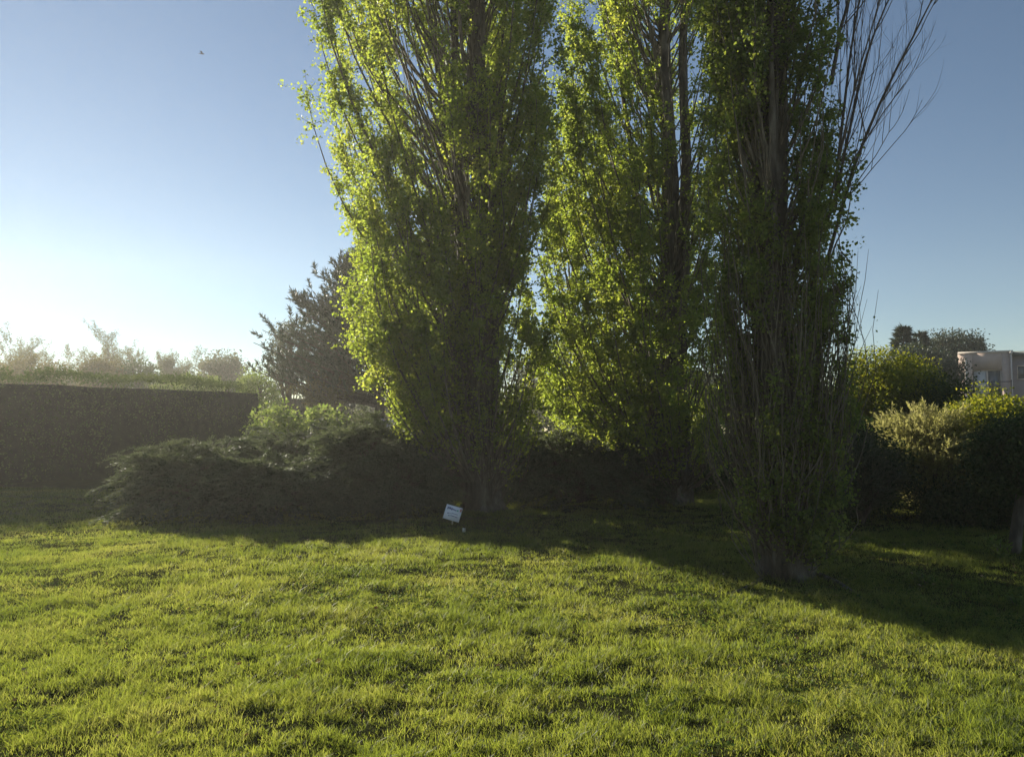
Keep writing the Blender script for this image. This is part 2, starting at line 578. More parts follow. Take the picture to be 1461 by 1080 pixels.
POP = 'row of upright poplars on the lawn'
YL = 13.3
ENV = env_px(YL, 688, [(722, 670, 706), (690, 660, 730), (650, 652, 752), (610, 636, 764), (560, 606, 770), (510, 562, 774),
                       (450, 520, 774), (400, 508, 774), (340, 504, 774), (300, 520, 776), (240, 506, 782), (180, 470, 786),
                       (120, 484, 792), (60, 474, 796), (0, 458, 798)], 14.5, 1.09)
poplar('poplar_tree', 'broad leafy poplar behind the small leaning sign, widest crown of the poplars', at(688, 722, YL)[:2], 14.5, ENV,
       .27, 440, 10.5, 29, .051, M['poplar_leaf'], 21, (-.15, 0), 7, 80, 3.0, .75, 1.0, .29, POP, 1.0, (.3, 9, .22, .35), (2.7, -.6, .62))

YM = 14.2
ENV = env_px(YM, 960, [(718, 925, 995), (695, 905, 1020), (660, 866, 1040), (620, 834, 1050), (560, 800, 1036), (500, 785, 1034),
                       (430, 778, 1032), (360, 782, 1030), (300, 784, 1030), (240, 790, 1030), (180, 796, 1030), (120, 800, 1030),
                       (60, 816, 1030), (0, 826, 1030)], 14.5, 1.14)
poplar('poplar_tree', 'sunlit yellow-green poplar with pale trunk showing high up, left of the nearest poplar',
       at(960, 718, YM)[:2], 14.5, ENV, .24, 380, 10, 29, .052, M['poplar_leaf'], 33, (-.05, 0), 5, 60, 2.4, .42, 1.1, .36, POP, 1.05, (4.0, 9.2, .26, .96))

YS = 16.2
ENV = env_px(YS, 822, [(700, 810, 835), (620, 790, 850), (560, 782, 862), (480, 780, 866), (400, 784, 862), (300, 788, 858),
                       (230, 790, 850), (170, 800, 842)], 10.0, 1.25)
poplar('poplar_tree', 'slender young poplar with one thin straight stem, behind the gap between two bigger poplars',
       at(822, 700, YS)[:2], 10.0, ENV, .075, 95, 7.5, 28, .06, M['poplar_leaf'], 44, (0, 0), 0, 14, 1.6, .3, .9, .38, POP)

YF = 7.9
ENV = env_px(YF, 1112, [(812, 1080, 1150), (780, 1068, 1162), (740, 1048, 1176), (690, 1040, 1190), (600, 1042, 1208), (500, 1036, 1206),
                        (400, 1028, 1208), (330, 1026, 1200), (260, 1020, 1198), (200, 1012, 1222), (150, 1004, 1230), (90, 1000, 1204),
                        (0, 988, 1194)], 9.6, .93)
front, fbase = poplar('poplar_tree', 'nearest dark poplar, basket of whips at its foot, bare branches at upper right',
                      at(1116, 816, YF)[:2], 9.6, ENV, .21, 430, 13, 26, .038, M['poplar_leaf_shaded'], 58, (.02, 0), 6, 300, 2.6, .62, .32, .36, POP, 1.5, None, (2.6, -9, .45), .8, .6)


def ramify(mb, rng, p, d, ln, r, depth, spread, up, tips=None, sides=4, kids=(2, 4), wob=.12):
    n = 6
    pts = [np.array(p, float)]
    d = np.array(d, float)
    d /= np.linalg.norm(d)
    for k in range(n):
        d = d + rng.normal(0, wob, 3) + np.array([0, 0, up])
        d /= np.linalg.norm(d)
        pts.append(pts[-1] + d * ln / n)
    pts = np.array(pts)
    mb.tube(pts, np.linspace(r, r * (.5 if depth else .25), n + 1), sides, False)
    if tips is not None and depth <= 1:
        tips.append(pts[2:])
    if depth > 0:
        for k in range(rng.integers(*kids) + 1):
            s = rng.integers(2, n + 1)
            dd = (pts[s] - pts[s - 1])
            dd = dd / np.linalg.norm(dd) + rng.normal(0, spread, 3)
            ramify(mb, rng, pts[s], dd, ln * rng.uniform(.45, .75), r * .55, depth - 1, spread, up, tips, sides, kids, wob)


# bare upper branches and dangling whips of the nearest poplar
rng = np.random.default_rng(71)
bb = MB()
for us, vs_, ue, ve, r in ((1178, 380, 1352, -40, .017), (1190, 300, 1300, -60, .014), (1192, 300, 1240, -60, .015), (1180, 330, 1265, -30, .010),
                           (1195, 280, 1290, 120, .006), (1186, 120, 1228, -60, .020)):
    p0, p1 = at(us, vs_, YF - .1), at(ue, ve, YF + rng.uniform(-.5, .3))
    t = np.linspace(0, 1, 10)
    p = p0 + (p1 - p0) * t[:, None]
    p[:, 0] -= .12 * np.sin(t * PI) * (p1[0] - p0[0])
    p[1:-1] += np.cumsum(rng.normal(0, .008, (8, 3)), 0)
    bb.tube(p, r * (1 - t) ** .6 + .003, 6, False)
    for k in range(11):
        s = rng.integers(2, 9)
        dd = (p[s + 0] - p[s - 1]) / np.linalg.norm(p[s] - p[s - 1])
        ramify(bb, rng, p[s], dd + rng.normal(0, .22, 3), rng.uniform(.5, 1.1), r * .32 + .001, 2, .32, .10, None, 4, (1, 3), .07)
bb.build('bare_branch', M['bare_twig'], front, fbase)
bb = MB()
for k in range(16):
    p0 = at(rng.uniform(1180, 1206), rng.uniform(330, 470), YF + rng.uniform(-.3, .2))
    t = np.linspace(0, 1, 9)
    ln = rng.uniform(.5, 1.1)
    p = p0 + np.stack([.16 * np.sin(t * 2.2) * rng.uniform(.3, 1.2), .05 * t, -ln * t ** 1.3 + .12 * t], -1)
    p[1:, :2] += np.cumsum(rng.normal(0, .008, (8, 2)), 0)
    bb.tube(p, .004 * (1 - t) + .0014, 4, False)
bb.build('hanging_whip', M['bare_twig'], front, fbase)
# surface roots
for (u0, v0, u1, v1, r) in ((1150, 812, 1245, 852, .035), (1080, 820, 1030, 842, .025)):
    bb = MB()
    t = np.linspace(0, 1, 12)

    def gp(u, v):
        Y = CAM_H / ((v - HOR) / FPX)
        return np.array([xat(u, Y), Y])
    a, b = gp(u0, v0), gp(u1, v1)
    xy = a + (b - a) * t[:, None] + np.stack([.05 * np.sin(t * 5), .04 * np.sin(t * 7)], -1)
    z = ground_z(xy[:, 0], xy[:, 1]) + r * .6 * (1 - t)
    bb.tube(np.column_stack([xy, z]), r * (1 - t * .75), 8)
    bb.build('root', M['bark_poplar'], front, fbase, True)


# ------------------------------------------------------------------ junipers
def juniper(label, c, rx, ry, h, n_spray, seed, tilt=(0, 0), group='spreading junipers under the poplars', mat='juniper', sl=.065):
    rng = np.random.default_rng(seed)
    base = np.array([c[0], c[1], float(ground_z(c[0], c[1]))])
    root = thing('juniper_bush', label, 'juniper', base, group)
    wb, lb = MB(), MB()
    for k in range(n_spray):
        a = rng.uniform(0, 2 * PI)
        e = rng.random() ** .85                     # 0 low and long .. 1 upright
        f = rng.uniform(.5, 1.1)
        tip = np.array([np.cos(a) * rx * f * (1 - .5 * e) + tilt[0] * e, np.sin(a) * ry * f * (1 - .5 * e) + tilt[1] * e, h * (.10 + .86 * e * rng.uniform(.75, 1.08))])
        s0 = np.array([np.cos(a) * rx * .10, np.sin(a) * ry * .10, .05 + .5 * h * e])
        t = np.linspace(0, 1, 8)[:, None]
        midz = np.array([0, 0, 1.0]) * .20 * np.linalg.norm(tip)
        p = s0 * (1 - t) ** 2 + 2 * t * (1 - t) * ((s0 + tip) * .5 + midz) + t ** 2 * tip
        p[1:] += np.cumsum(rng.normal(0, .02, (7, 3)), 0)
        p += base
        p[:, 2] = np.maximum(p[:, 2], base[2] + .04)
        wb.tube(p, .012 * (1 - t[:, 0]) + .003, 4, False)
        # flat feathery fans along the outer half, nodding at the tip
        nsh = rng.integers(9, 16)
        s = np.concatenate([[1, 1], rng.uniform(.35, 1, nsh - 2)])
        q = np.stack([np.interp(s, t[:, 0], p[:, i]) for i in range(3)], -1)
        main = p[-1] - p[-4]
        main /= np.linalg.norm(main)
        d = main * [1, 1, .5] + rng.normal(0, 1, (nsh, 3)) * [.42, .42, .10]
        d /= np.linalg.norm(d, axis=1, keepdims=True)
        sh = rng.uniform(.18, .5, nsh)
        m = rng.integers(40, 70, nsh)
        idx = np.repeat(np.arange(nsh), m)
        tt = rng.uniform(0, 1, len(idx))
        pos = q[idx] + d[idx] * (sh[idx] * tt)[:, None] + np.array([0, 0, -1]) * (.28 * tt ** 2 * sh[idx])[:, None]
        pos += rng.normal(0, 1, (len(idx), 3)) * [.02, .02, .008]
        ax = d[idx] + rng.normal(0, 1, (len(idx), 3)) * [.5, .5, .25]
        pos[:, 2] = np.maximum(pos[:, 2], base[2] + .01)
        lb.leaves(pos, ax, rdir(rng, len(idx)), sl * rng.uniform(.5, 1.3, len(idx)), sl * .26, .1)
    wb.build('branches', M['bark_dark'], root, base)
    lb.build('foliage', M[mat], root, base)
    return root


def gpt(u, v, Y=None):  # noqa
    if Y is None:
        Y = CAM_H / ((v - HOR) / FPX)
    return np.array([xat(u, Y), Y])


juniper('wispy grey-green spreading juniper at the edge of the sunlit lawn, left end of the bank', gpt(292, 0, 13.2), 1.75, 1.5, 1.25, 190, 101, (-.2, 0))
juniper('low dark spreading juniper in front of the wispy one', gpt(395, 0, 12.6), 1.5, 1.3, 1.0, 150, 102, (-.1, 0))
juniper('rounded dark brown-green juniper mound left of the broad poplar', gpt(535, 0, 13.6), 1.25, 1.4, 1.62, 200, 103)
juniper('dense dark juniper close against the broad poplar and its sign', gpt(575, 0, 12.9), .95, .9, 1.1, 120, 105)
juniper('tall juniper behind the wispy one, below the leafy shrubs', gpt(420, 0, 15.2), 1.9, 1.4, 1.40, 150, 106)
juniper('dark juniper mound in the gap right of the broad poplar', gpt(812, 0, 14.0), 1.85, 1.1, 1.35, 230, 104)

juniper('dark low juniper added to shade the ground behind the broad poplar', (-.8, 16.7), 1.7, 1.1, 1.65, 170, 107)  # added to keep the sun off the ground between the trunks
juniper('dark low juniper added to shade the ground behind the pale-trunked poplar', (2.5, 17.2), 1.5, 1.0, 1.5, 150, 108)  # also an added shade caster, for the ground further right


# ------------------------------------------------------------------ hedges
def hedge(label, pts, H, width, seed, leaf=.062, per_m=1700):
    rng = np.random.default_rng(seed)
    pts = np.array(pts, float)
    seg = np.linalg.norm(np.diff(pts, axis=0), axis=1)
    s = np.concatenate([[0], np.cumsum(seg)])
    base = np.array([pts[0, 0], pts[0, 1], 0])
    root = thing('hedge', label, 'hedge', base)

    def pos(t):
        return np.stack([np.interp(t, s, pts[:, 0]), np.interp(t, s, pts[:, 1])], -1)

    def nor(t):
        d = pos(np.minimum(t + .3, s[-1])) - pos(np.maximum(t - .3, 0))
        d /= np.linalg.norm(d, axis=1, keepdims=True)
        return np.stack([d[:, 1], -d[:, 0]], -1)       # towards the camera side
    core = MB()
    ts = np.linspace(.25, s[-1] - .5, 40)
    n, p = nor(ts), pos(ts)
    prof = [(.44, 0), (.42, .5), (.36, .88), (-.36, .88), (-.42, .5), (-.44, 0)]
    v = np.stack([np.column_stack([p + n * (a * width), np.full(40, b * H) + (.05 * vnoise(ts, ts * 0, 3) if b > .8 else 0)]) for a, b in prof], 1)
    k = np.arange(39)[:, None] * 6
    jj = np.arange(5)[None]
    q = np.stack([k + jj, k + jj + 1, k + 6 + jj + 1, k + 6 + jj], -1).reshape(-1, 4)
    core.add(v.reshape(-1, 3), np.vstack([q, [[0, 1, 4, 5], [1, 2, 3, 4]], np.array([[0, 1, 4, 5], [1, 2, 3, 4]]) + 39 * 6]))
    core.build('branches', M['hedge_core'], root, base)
    lb = MB()
    N = int(s[-1] * per_m)
    t = rng.uniform(0, s[-1], N)
    f = rng.random(N)
    # front .45, top .3, back .25
    u = rng.random(N)
    front, top = f < .5, (f >= .5) & (f < .85)
    lump = (vnoise(t * .8, u * 2.5, seed) - .5) * .34 + (vnoise(t * 2.6, u * 6, seed + 1) - .5) * .24
    off = np.where(front, .5 * width + lump, np.where(top, (u - .5) * width, -.5 * width))
    hv = H + (vnoise(t * .7, t * 0 + 4, seed) - .5) * .20 + (vnoise(t * 2.4, t * 0 + 8, seed) - .5) * .12
    z = np.where(top, hv + lump * .5, u * hv)
    off = np.where(front | top, off * (1 - .08 * z / H), off)
    P = np.column_stack([pos(t) + nor(t) * off[:, None], z]) + rng.normal(0, .05, (N, 3))
    end = np.clip((t - (s[-1] - 1.6)) / 1.6, 0, 1) ** 2
    P[:, 2] = np.maximum(P[:, 2] * (1 - .35 * end), .01)
    lb.leaves(P, rdir(rng, N) + np.array([0, 0, .3]), rdir(rng, N), leaf * rng.uniform(.6, 1.4, N), leaf * .6 * rng.uniform(.6, 1.3, N))
    # the rounded end
    n2 = int(per_m * 1.1)
    e = pos(np.full(n2, s[-1]))
    P = np.column_stack([e + nor(np.full(n2, s[-1])) * (rng.uniform(-.5, .5, n2) * width)[:, None], rng.uniform(0, H * .9, n2)]) + rng.normal(0, .14, (n2, 3))
    lb.leaves(np.abs(P) * np.sign(P + 1e-6), rdir(rng, n2), rdir(rng, n2), leaf * rng.uniform(.6, 1.4, n2), leaf * .6)
    # loose shoots standing up from the clipped top
    K = int(s[-1] * 22)
    t = rng.uniform(0, s[-1] - 1.3, K)
    b = np.column_stack([pos(t) + nor(t) * rng.uniform(-.45, .45, K)[:, None] * width, np.full(K, H)])
    hh = rng.uniform(.03, .34, K) * vnoise(t * 1.3, t * 0, seed)
    idx = np.repeat(np.arange(K), 9)
    P = b[idx] + np.array([0, 0, 1]) * (hh[idx] * rng.random(len(idx)))[:, None] + rng.normal(0, .02, (len(idx), 3))
    lb.leaves(P, rdir(rng, len(idx)) + [0, 0, .6], rdir(rng, len(idx)), leaf * .9, leaf * .5)
    lb.build('foliage', M['hedge'], root, base)
    return root


def hp(u, Y):
    return (xat(u, Y), Y)


hedge('long clipped dark hedge in shadow along the left edge of the lawn',
      [(-22, 13.2), (-16.2, 16.0), hp(0, 18.3), hp(180, 20.8), hp(290, 23.4), hp(366, 25.6)], 2.68, 1.3, 201)
hedge('short clipped dark hedge far off behind the leafy shrubs', [hp(386, 40), hp(440, 40.4), hp(520, 41)], 2.9, 1.4, 202, .09, 500)


# ------------------------------------------------------------------ generic shrubs and trees
def crown_pts(rng, c, rad, n_clump, per, cr, shell=.45, seed=0, flat=0.0):
    d = rdir(rng, n_clump)
    r = shell + (1 - shell) * rng.random(n_clump) ** .6
    lump = .75 + .5 * noise3(d * 2.2 + seed, 1.0, seed)
    cc = c + d * (r * lump)[:, None] * np.array(rad)
    cc[:, 2] = np.maximum(cc[:, 2], c[2] - rad[2] * (1 - flat))
    m = rng.integers(int(per * .5), int(per * 1.5) + 1, n_clump)
    idx = np.repeat(np.arange(n_clump), m)
    p = cc[idx] + np.clip(rng.normal(0, 1, (len(idx), 3)), -1.5, 1.5) * cr * rng.uniform(.6, 1.2, n_clump)[idx][:, None]
    return cc, p, idx


def leafy_tree(name, label, cat, u, v_top, v_low, wid, Y, mat, leaf, n_clump, per, cr, seed, group=None, trunk_r=.1, bark='bark_dark',
               aspect=.6, shell=.45, yd=1.0, wob=1.0, u_trunk=None):
    """crown placed by what the photo shows: centre column u, top and low edge rows, width in pixels"""
    rng = np.random.default_rng(seed)
    bx = xat(u if u_trunk is None else u_trunk, Y)
    base = np.array([bx, Y, float(ground_z(bx, Y)) - .02])
    root = thing(name, label, cat, base, group)
    zt, zl = zat(v_top, Y), max(.05, zat(v_low, Y))
    cx = xat(u, Y)
    rad = (wid / FPX * Y / 2, wid / FPX * Y / 2 * yd, (zt - zl) / 2)
    c = np.array([cx, Y, (zt + zl) / 2])
    cc, p, idx = crown_pts(rng, c, rad, n_clump, per, cr, shell, seed)
    p[:, 2] = np.maximum(p[:, 2], .02)
    lb = MB()
    out = (p - c) / np.array(rad)
    lb.leaves(p, rdir(rng, len(p)) + out * .3, rdir(rng, len(p)), leaf * rng.uniform(.6, 1.3, len(p)), leaf * aspect * rng.uniform(.7, 1.2, len(p)))
    wb = MB()
    tt = np.linspace(0, 1, 7)[:, None]
    top = c + np.array([0, 0, rad[2] * .3])
    path = base + (top - base) * tt + np.vstack([np.zeros(3), rng.normal(0, .02 * wob * Y / 15, (5, 3)), np.zeros(3)])
    wb.tube(path, np.linspace(trunk_r, trunk_r * .35, 7), 8)
    wb.build('trunk', M[bark], root, base, True)
    bb = MB()
    for k in range(min(len(cc), 34)):
        s = rng.integers(1, 6) if wob else rng.integers(4, 7)
        a, b = path[s], cc[k]
        mid = (a + b) / 2 + np.array([0, 0, .1 * np.linalg.norm(b - a)])
        t3 = np.linspace(0, 1, 5)[:, None]
        bb.tube(a * (1 - t3) ** 2 + 2 * mid * t3 * (1 - t3) + b * t3 ** 2, np.linspace(trunk_r * .35, trunk_r * .08, 5), 5, False)
    bb.build('limbs', M[bark], root, base)
    lb.build('crown', M[mat], root, base)
    return root


def twiggy_tree(name, label, cat, u, v_top, Y, wid, mat, leaf, seed, leaves_per=9, r=.16, group=None, kids=(2, 4), limbs=10, fork_v=None):
    rng = np.random.default_rng(seed)
    bx = xat(u, Y)
    base = np.array([bx, Y, float(ground_z(bx, Y)) - .02])
    root = thing(name, label, cat, base, group)
    zt = zat(v_top, Y) * .84
    W = wid / FPX * Y / 2 * .86
    fork = base + np.array([0, 0, (zat(fork_v, Y) if fork_v else zt * .2)])
    tb = MB()
    tb.tube(np.stack([base, base * .6 + fork * .4 + [.04, 0, 0], fork]), [r, r * .85, r * .7], 8)
    tb.build('trunk', M['bare_twig'], root, base, True)
    bb, lb, tips = MB(), MB(), []
    for k in range(limbs):
        a = k * 2 * PI / limbs + rng.uniform(-.3, .3)
        f = rng.uniform(.3, 1)
        tgt = fork + np.array([np.cos(a) * W * f, np.sin(a) * W * f, (zt - fork[2] + base[2]) * (1 - .28 * f * f)])
        d = tgt - fork
        ramify(bb, rng, fork - [0, 0, .1], d, np.linalg.norm(d) * .66, r * .36, 3, .34, .03, tips, 4, kids)
    bb.build('limbs', M['twig'], root, base)
    P = np.concatenate(tips)
    idx = np.repeat(np.arange(len(P)), leaves_per)
    p = P[idx] + rng.normal(0, .022 * Y / 15, (len(idx), 3))
    lb.leaves(p, rdir(rng, len(p)), rdir(rng, len(p)), leaf * rng.uniform(.6, 1.3, len(p)), leaf * .7)
    lb.build('crown', M[mat], root, base)
    return root


BH = 'trees beyond the left hedge'
twiggy_tree('spring_tree', 'thin pale half-leafed tree at the far left beyond the hedge', 'tree', 42, 474, 52, 92, 'pale_leaf', .09, 301, 8, .15, BH)
twiggy_tree('spring_tree', 'widest pale round twiggy tree beyond the hedge', 'tree', 148, 474, 56, 128, 'pale_leaf', .09, 302, 12, .18, BH, limbs=9)
twiggy_tree('spring_tree', 'small pale twiggy tree left of the dark round tree', 'tree', 246, 500, 56, 70, 'pale_leaf', .09, 303, 9, .14, BH)
leafy_tree('round_tree', 'dark round tree above the hedge between the pale twiggy tree and the pine', 'tree', 316, 505, 552, 56, 58, 'grey_leaf', .22, 90, 40, .35, 304, BH, .2)
leafy_tree('bush', 'dome-shaped brownish bush under the widest pale tree', 'bush', 141, 514, 560, 60, 44, 'brown_leaf', .16, 80, 40, .25, 305, BH)
leafy_tree('bush', 'smaller dark bush right of the brownish dome', 'bush', 196, 517, 560, 56, 45, 'dark_leaf', .16, 70, 40, .25, 306, BH)
leafy_tree('bush', 'low olive bush under the thin pale tree', 'bush', 48, 512, 560, 100, 42, 'brown_leaf', .15, 100, 34, .25, 307, BH)
leafy_tree('bush', 'flat yellow-green bush showing over the hedge beneath the smallest twiggy tree', 'bush', 268, 540, 562, 90, 40, 'leafy', .10, 90, 60, .2, 308, BH)
leafy_tree('bush', 'bright yellow-green bush at the end of the hedge', 'bush', 372, 528, 590, 60, 34, 'leafy', .11, 90, 44, .22, 309, BH)
leafy_tree('grey_tree', 'grey-green loose tree left of the pine', 'tree', 412, 456, 560, 62, 33, 'grey_leaf', .10, 130, 40, .2, 310, BH, .12)
twiggy_tree('shrub', 'brown twiggy shrub under the pine', 'shrub', 468, 492, 31, 90, 'brown_leaf', .08, 311, 4, .08, BH, limbs=9)
leafy_tree('bush', 'hazy bush at the very left edge beyond the hedge', 'bush', -8, 516, 560, 70, 46, 'brown_leaf', .16, 70, 34, .25, 312, BH)
twiggy_tree('spring_tree', 'airy pale sapling between the two bigger pale trees', 'tree', 92, 505, 50, 40, 'pale_leaf', .09, 313, 8, .1, BH, limbs=6)

# far trees closing the view behind the poplars
for k, (u, v, wd, mat, lab) in enumerate((
        (620, 470, 150, 'dark_leaf', 'dark far tree glimpsed behind the broad poplar'),
        (800, 490, 150, 'grey_leaf', 'far grey-green tree glimpsed behind the slender poplar'),
        (930, 480, 140, 'dark_leaf', 'far dark tree glimpsed behind the pale-trunked poplar'))):
    leafy_tree('far_tree', lab, 'tree', u, v, 600, wd, 55, mat, .28, 150, 40, .5, 330 + k, None, .25)


# the distant wood that closes the view at eye level
rng = np.random.default_rng(345)
lb = MB()
ncl = 520
cx_ = rng.uniform(-66, 66, ncl)
cy_ = rng.uniform(63, 71, ncl)
hh = 2.6 + 3.2 * vnoise(cx_ * .16, cx_ * 0 + 2, 77) + rng.normal(0, .4, ncl)
cz_ = hh * rng.uniform(.05, 1, ncl) ** .8
idx = np.repeat(np.arange(ncl), 85)
P = np.stack([cx_, cy_, cz_], -1)[idx] + rng.normal(0, .75, (len(idx), 3))
P[:, 2] = np.maximum(P[:, 2], .05)
lb.leaves(P, rdir(rng, len(P)), rdir(rng, len(P)), rng.uniform(.25, .55, len(P)), rng.uniform(.2, .4, len(P)))
o = lb.build('distant_wood', M['dark_leaf'])
o['kind'] = 'stuff'
o['label'] = 'low dark wood far behind the garden'


# pine behind the broad poplar
def pine(label, u, Y, v_top, left_px, seed, group=None):
    rng = np.random.default_rng(seed)
    bx = xat(u, Y)
    base = np.array([bx, Y, -.02])
    root = thing('pine_tree', label, 'pine tree', base, group)
    zt = zat(v_top, Y)
    R0 = left_px / FPX * Y
    tb = MB()
    for dx in (0, .42):
        sb = MB()
        t = np.linspace(0, 1, 9)
        sb.tube(base + np.stack([dx + .25 * np.sin(t * 2 + dx), .1 * t, t * zt * (.96 if dx == 0 else .7)], -1), .22 * (1 - t) ** .7 + .03, 9)
        sb.build('trunk', M['bark_dark'], root, base, True)
    bb, lb = MB(), MB()
    for k in range(360):
        zz = rng.uniform(.30, 1) * zt
        f = (zz / zt - .30) / .70
        R = R0 * (1 - f ** 2.2) * rng.uniform(.55, 1.1) + .4
        a = rng.uniform(0, 2 * PI)
        t = np.linspace(0, 1, 6)
        p = base + np.stack([.25 * f + np.cos(a) * R * t, np.sin(a) * R * t, zz - .3 * R * (1 - t) * .4 + .16 * R * t ** 2], -1)
        bb.tube(p, .05 * (1 - t) + .012, 5, False)
        for m in range(rng.integers(6, 13)):
            s = rng.uniform(.4, 1.0)
            q = np.array([np.interp(s, t, p[:, i]) for i in range(3)]) + rng.normal(0, .16, 3)
            d = np.array([np.cos(a) * .35, np.sin(a) * .35, .9]) + rng.normal(0, .3, 3)
            d /= np.linalg.norm(d)
            n = 44
            tt = rng.random(n)
            lb.leaves(q + d * (tt * .42)[:, None], d + rng.normal(0, .45, (n, 3)), rdir(rng, n), rng.uniform(.14, .26, n), .034, .05)
    bb.build('limbs', M['bark_dark'], root, base)
    lb.build('crown', M['needle'], root, base)


pine('dark spiky pine half hidden behind the broad poplar', 538, 31, 362, 152, 351)

# sunlit leafy shrubs beyond the junipers
LS = 'leafy shrubs behind the junipers'
leafy_tree('leafy_shrub', 'pale sunlit shrub at the right end of the hedge', 'shrub', 392, 578, 640, 62, 20, 'leafy', .10, 60, 32, .15, 361, LS, .03)
leafy_tree('leafy_shrub', 'bright broad-leaved shrub below the far hedge', 'shrub', 462, 587, 640, 74, 20.5, 'leafy', .12, 90, 28, .14, 362, LS, .03)
leafy_tree('leafy_shrub', 'small grey-green shrub left of the pine trunks', 'shrub', 508, 590, 636, 48, 21, 'grey_leaf', .10, 60, 32, .13, 363, LS, .03)
leafy_tree('leafy_shrub', 'low shrub at the foot of the hedge end, behind the wispy juniper', 'shrub', 376, 606, 660, 48, 18.8, 'leafy', .08, 60, 30, .13, 364, LS, .03)

# ------------------------------------------------------------------ right-hand shrubbery
RS = 'shrubs on the right of the lawn'
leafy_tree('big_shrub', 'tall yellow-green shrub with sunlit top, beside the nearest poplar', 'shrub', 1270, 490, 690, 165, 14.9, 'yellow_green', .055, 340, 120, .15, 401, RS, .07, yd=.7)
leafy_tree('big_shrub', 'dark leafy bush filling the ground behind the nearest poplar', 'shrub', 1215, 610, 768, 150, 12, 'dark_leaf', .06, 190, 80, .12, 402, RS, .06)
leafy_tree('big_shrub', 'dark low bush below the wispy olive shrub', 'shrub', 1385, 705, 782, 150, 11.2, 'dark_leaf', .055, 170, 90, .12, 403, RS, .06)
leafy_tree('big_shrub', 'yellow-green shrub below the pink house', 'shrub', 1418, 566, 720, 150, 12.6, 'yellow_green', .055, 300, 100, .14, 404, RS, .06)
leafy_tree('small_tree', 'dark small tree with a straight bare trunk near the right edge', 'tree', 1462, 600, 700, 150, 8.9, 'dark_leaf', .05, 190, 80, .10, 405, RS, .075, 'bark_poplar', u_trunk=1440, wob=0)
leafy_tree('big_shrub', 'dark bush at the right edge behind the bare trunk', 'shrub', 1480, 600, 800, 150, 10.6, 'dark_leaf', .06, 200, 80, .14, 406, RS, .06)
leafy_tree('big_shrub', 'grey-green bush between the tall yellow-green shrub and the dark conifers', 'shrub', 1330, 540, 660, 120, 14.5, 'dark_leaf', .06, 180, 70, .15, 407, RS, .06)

leafy_tree('big_shrub', 'dark low bush added to cover sunlit ground behind the pale-trunked poplar', 'shrub', 985, 636, 735, 190, 17.5, 'dark_leaf', .075, 190, 80, .16, 408, None, .06)  # added to cover the sunlit grass patches behind the poplars


def wispy(label, c, H, R, lean, n, seed, mat):
    rng = np.random.default_rng(seed)
    base = np.array([c[0], c[1], 0])
    root = thing('wispy_shrub', label, 'shrub', base)
    wb, lb = MB(), MB()
    for k in range(n):
        a = rng.uniform(0, 2 * PI)
        f = rng.random() ** .6
        tip = np.array([np.cos(a) * R * f + lean[0], np.sin(a) * R * f + lean[1], H * (1.03 - .5 * f ** 2) * rng.uniform(.55, 1)])
        t = np.linspace(0, 1, 8)[:, None]
        p = 2 * t * (1 - t) * np.array([tip[0] * .3, tip[1] * .3, tip[2] * .9]) + t ** 2 * tip + base
        p[1:] += np.cumsum(rng.normal(0, .012, (7, 3)), 0)
        wb.tube(p, .008 * (1 - t[:, 0]) + .002, 4, False)
        nsh = rng.integers(7, 13)
        s = rng.uniform(.22, 1, nsh)
        q = np.stack([np.interp(s, t[:, 0], p[:, i]) for i in range(3)], -1)
        main = (p[-1] - p[-3]) / np.linalg.norm(p[-1] - p[-3])
        d = main + rng.normal(0, .4, (nsh, 3)) + np.array([.15, 0, .2])
        d /= np.linalg.norm(d, axis=1, keepdims=True)
        idx = np.repeat(np.arange(nsh), 24)
        tt = rng.random(len(idx))
        pos = q[idx] + d[idx] * (tt * .26)[:, None] + np.array([0, 0, -.05]) * (tt ** 2)[:, None]
        lb.leaves(pos, d[idx] + rng.normal(0, .35, (len(idx), 3)), rdir(rng, len(idx)), rng.uniform(.035, .08, len(idx)), .011, .1)
    wb.build('branches', M['bark_dark'], root, base)
    lb.build('foliage', M[mat], root, base)


c = gpt(1330, 0, 12.8)
wispy('pale olive feathery shrub with drooping wisps in front of the right shrubbery', c, 1.74, 1.32, (-.2, -.15), 640, 411, 'olive')
c = gpt(1228, 0, 11.2)
wispy('small feathery dark-stemmed shrub between the nearest poplar and the pale feathery one', c, 1.35, .5, (0, 0), 90, 412, 'grey_leaf')


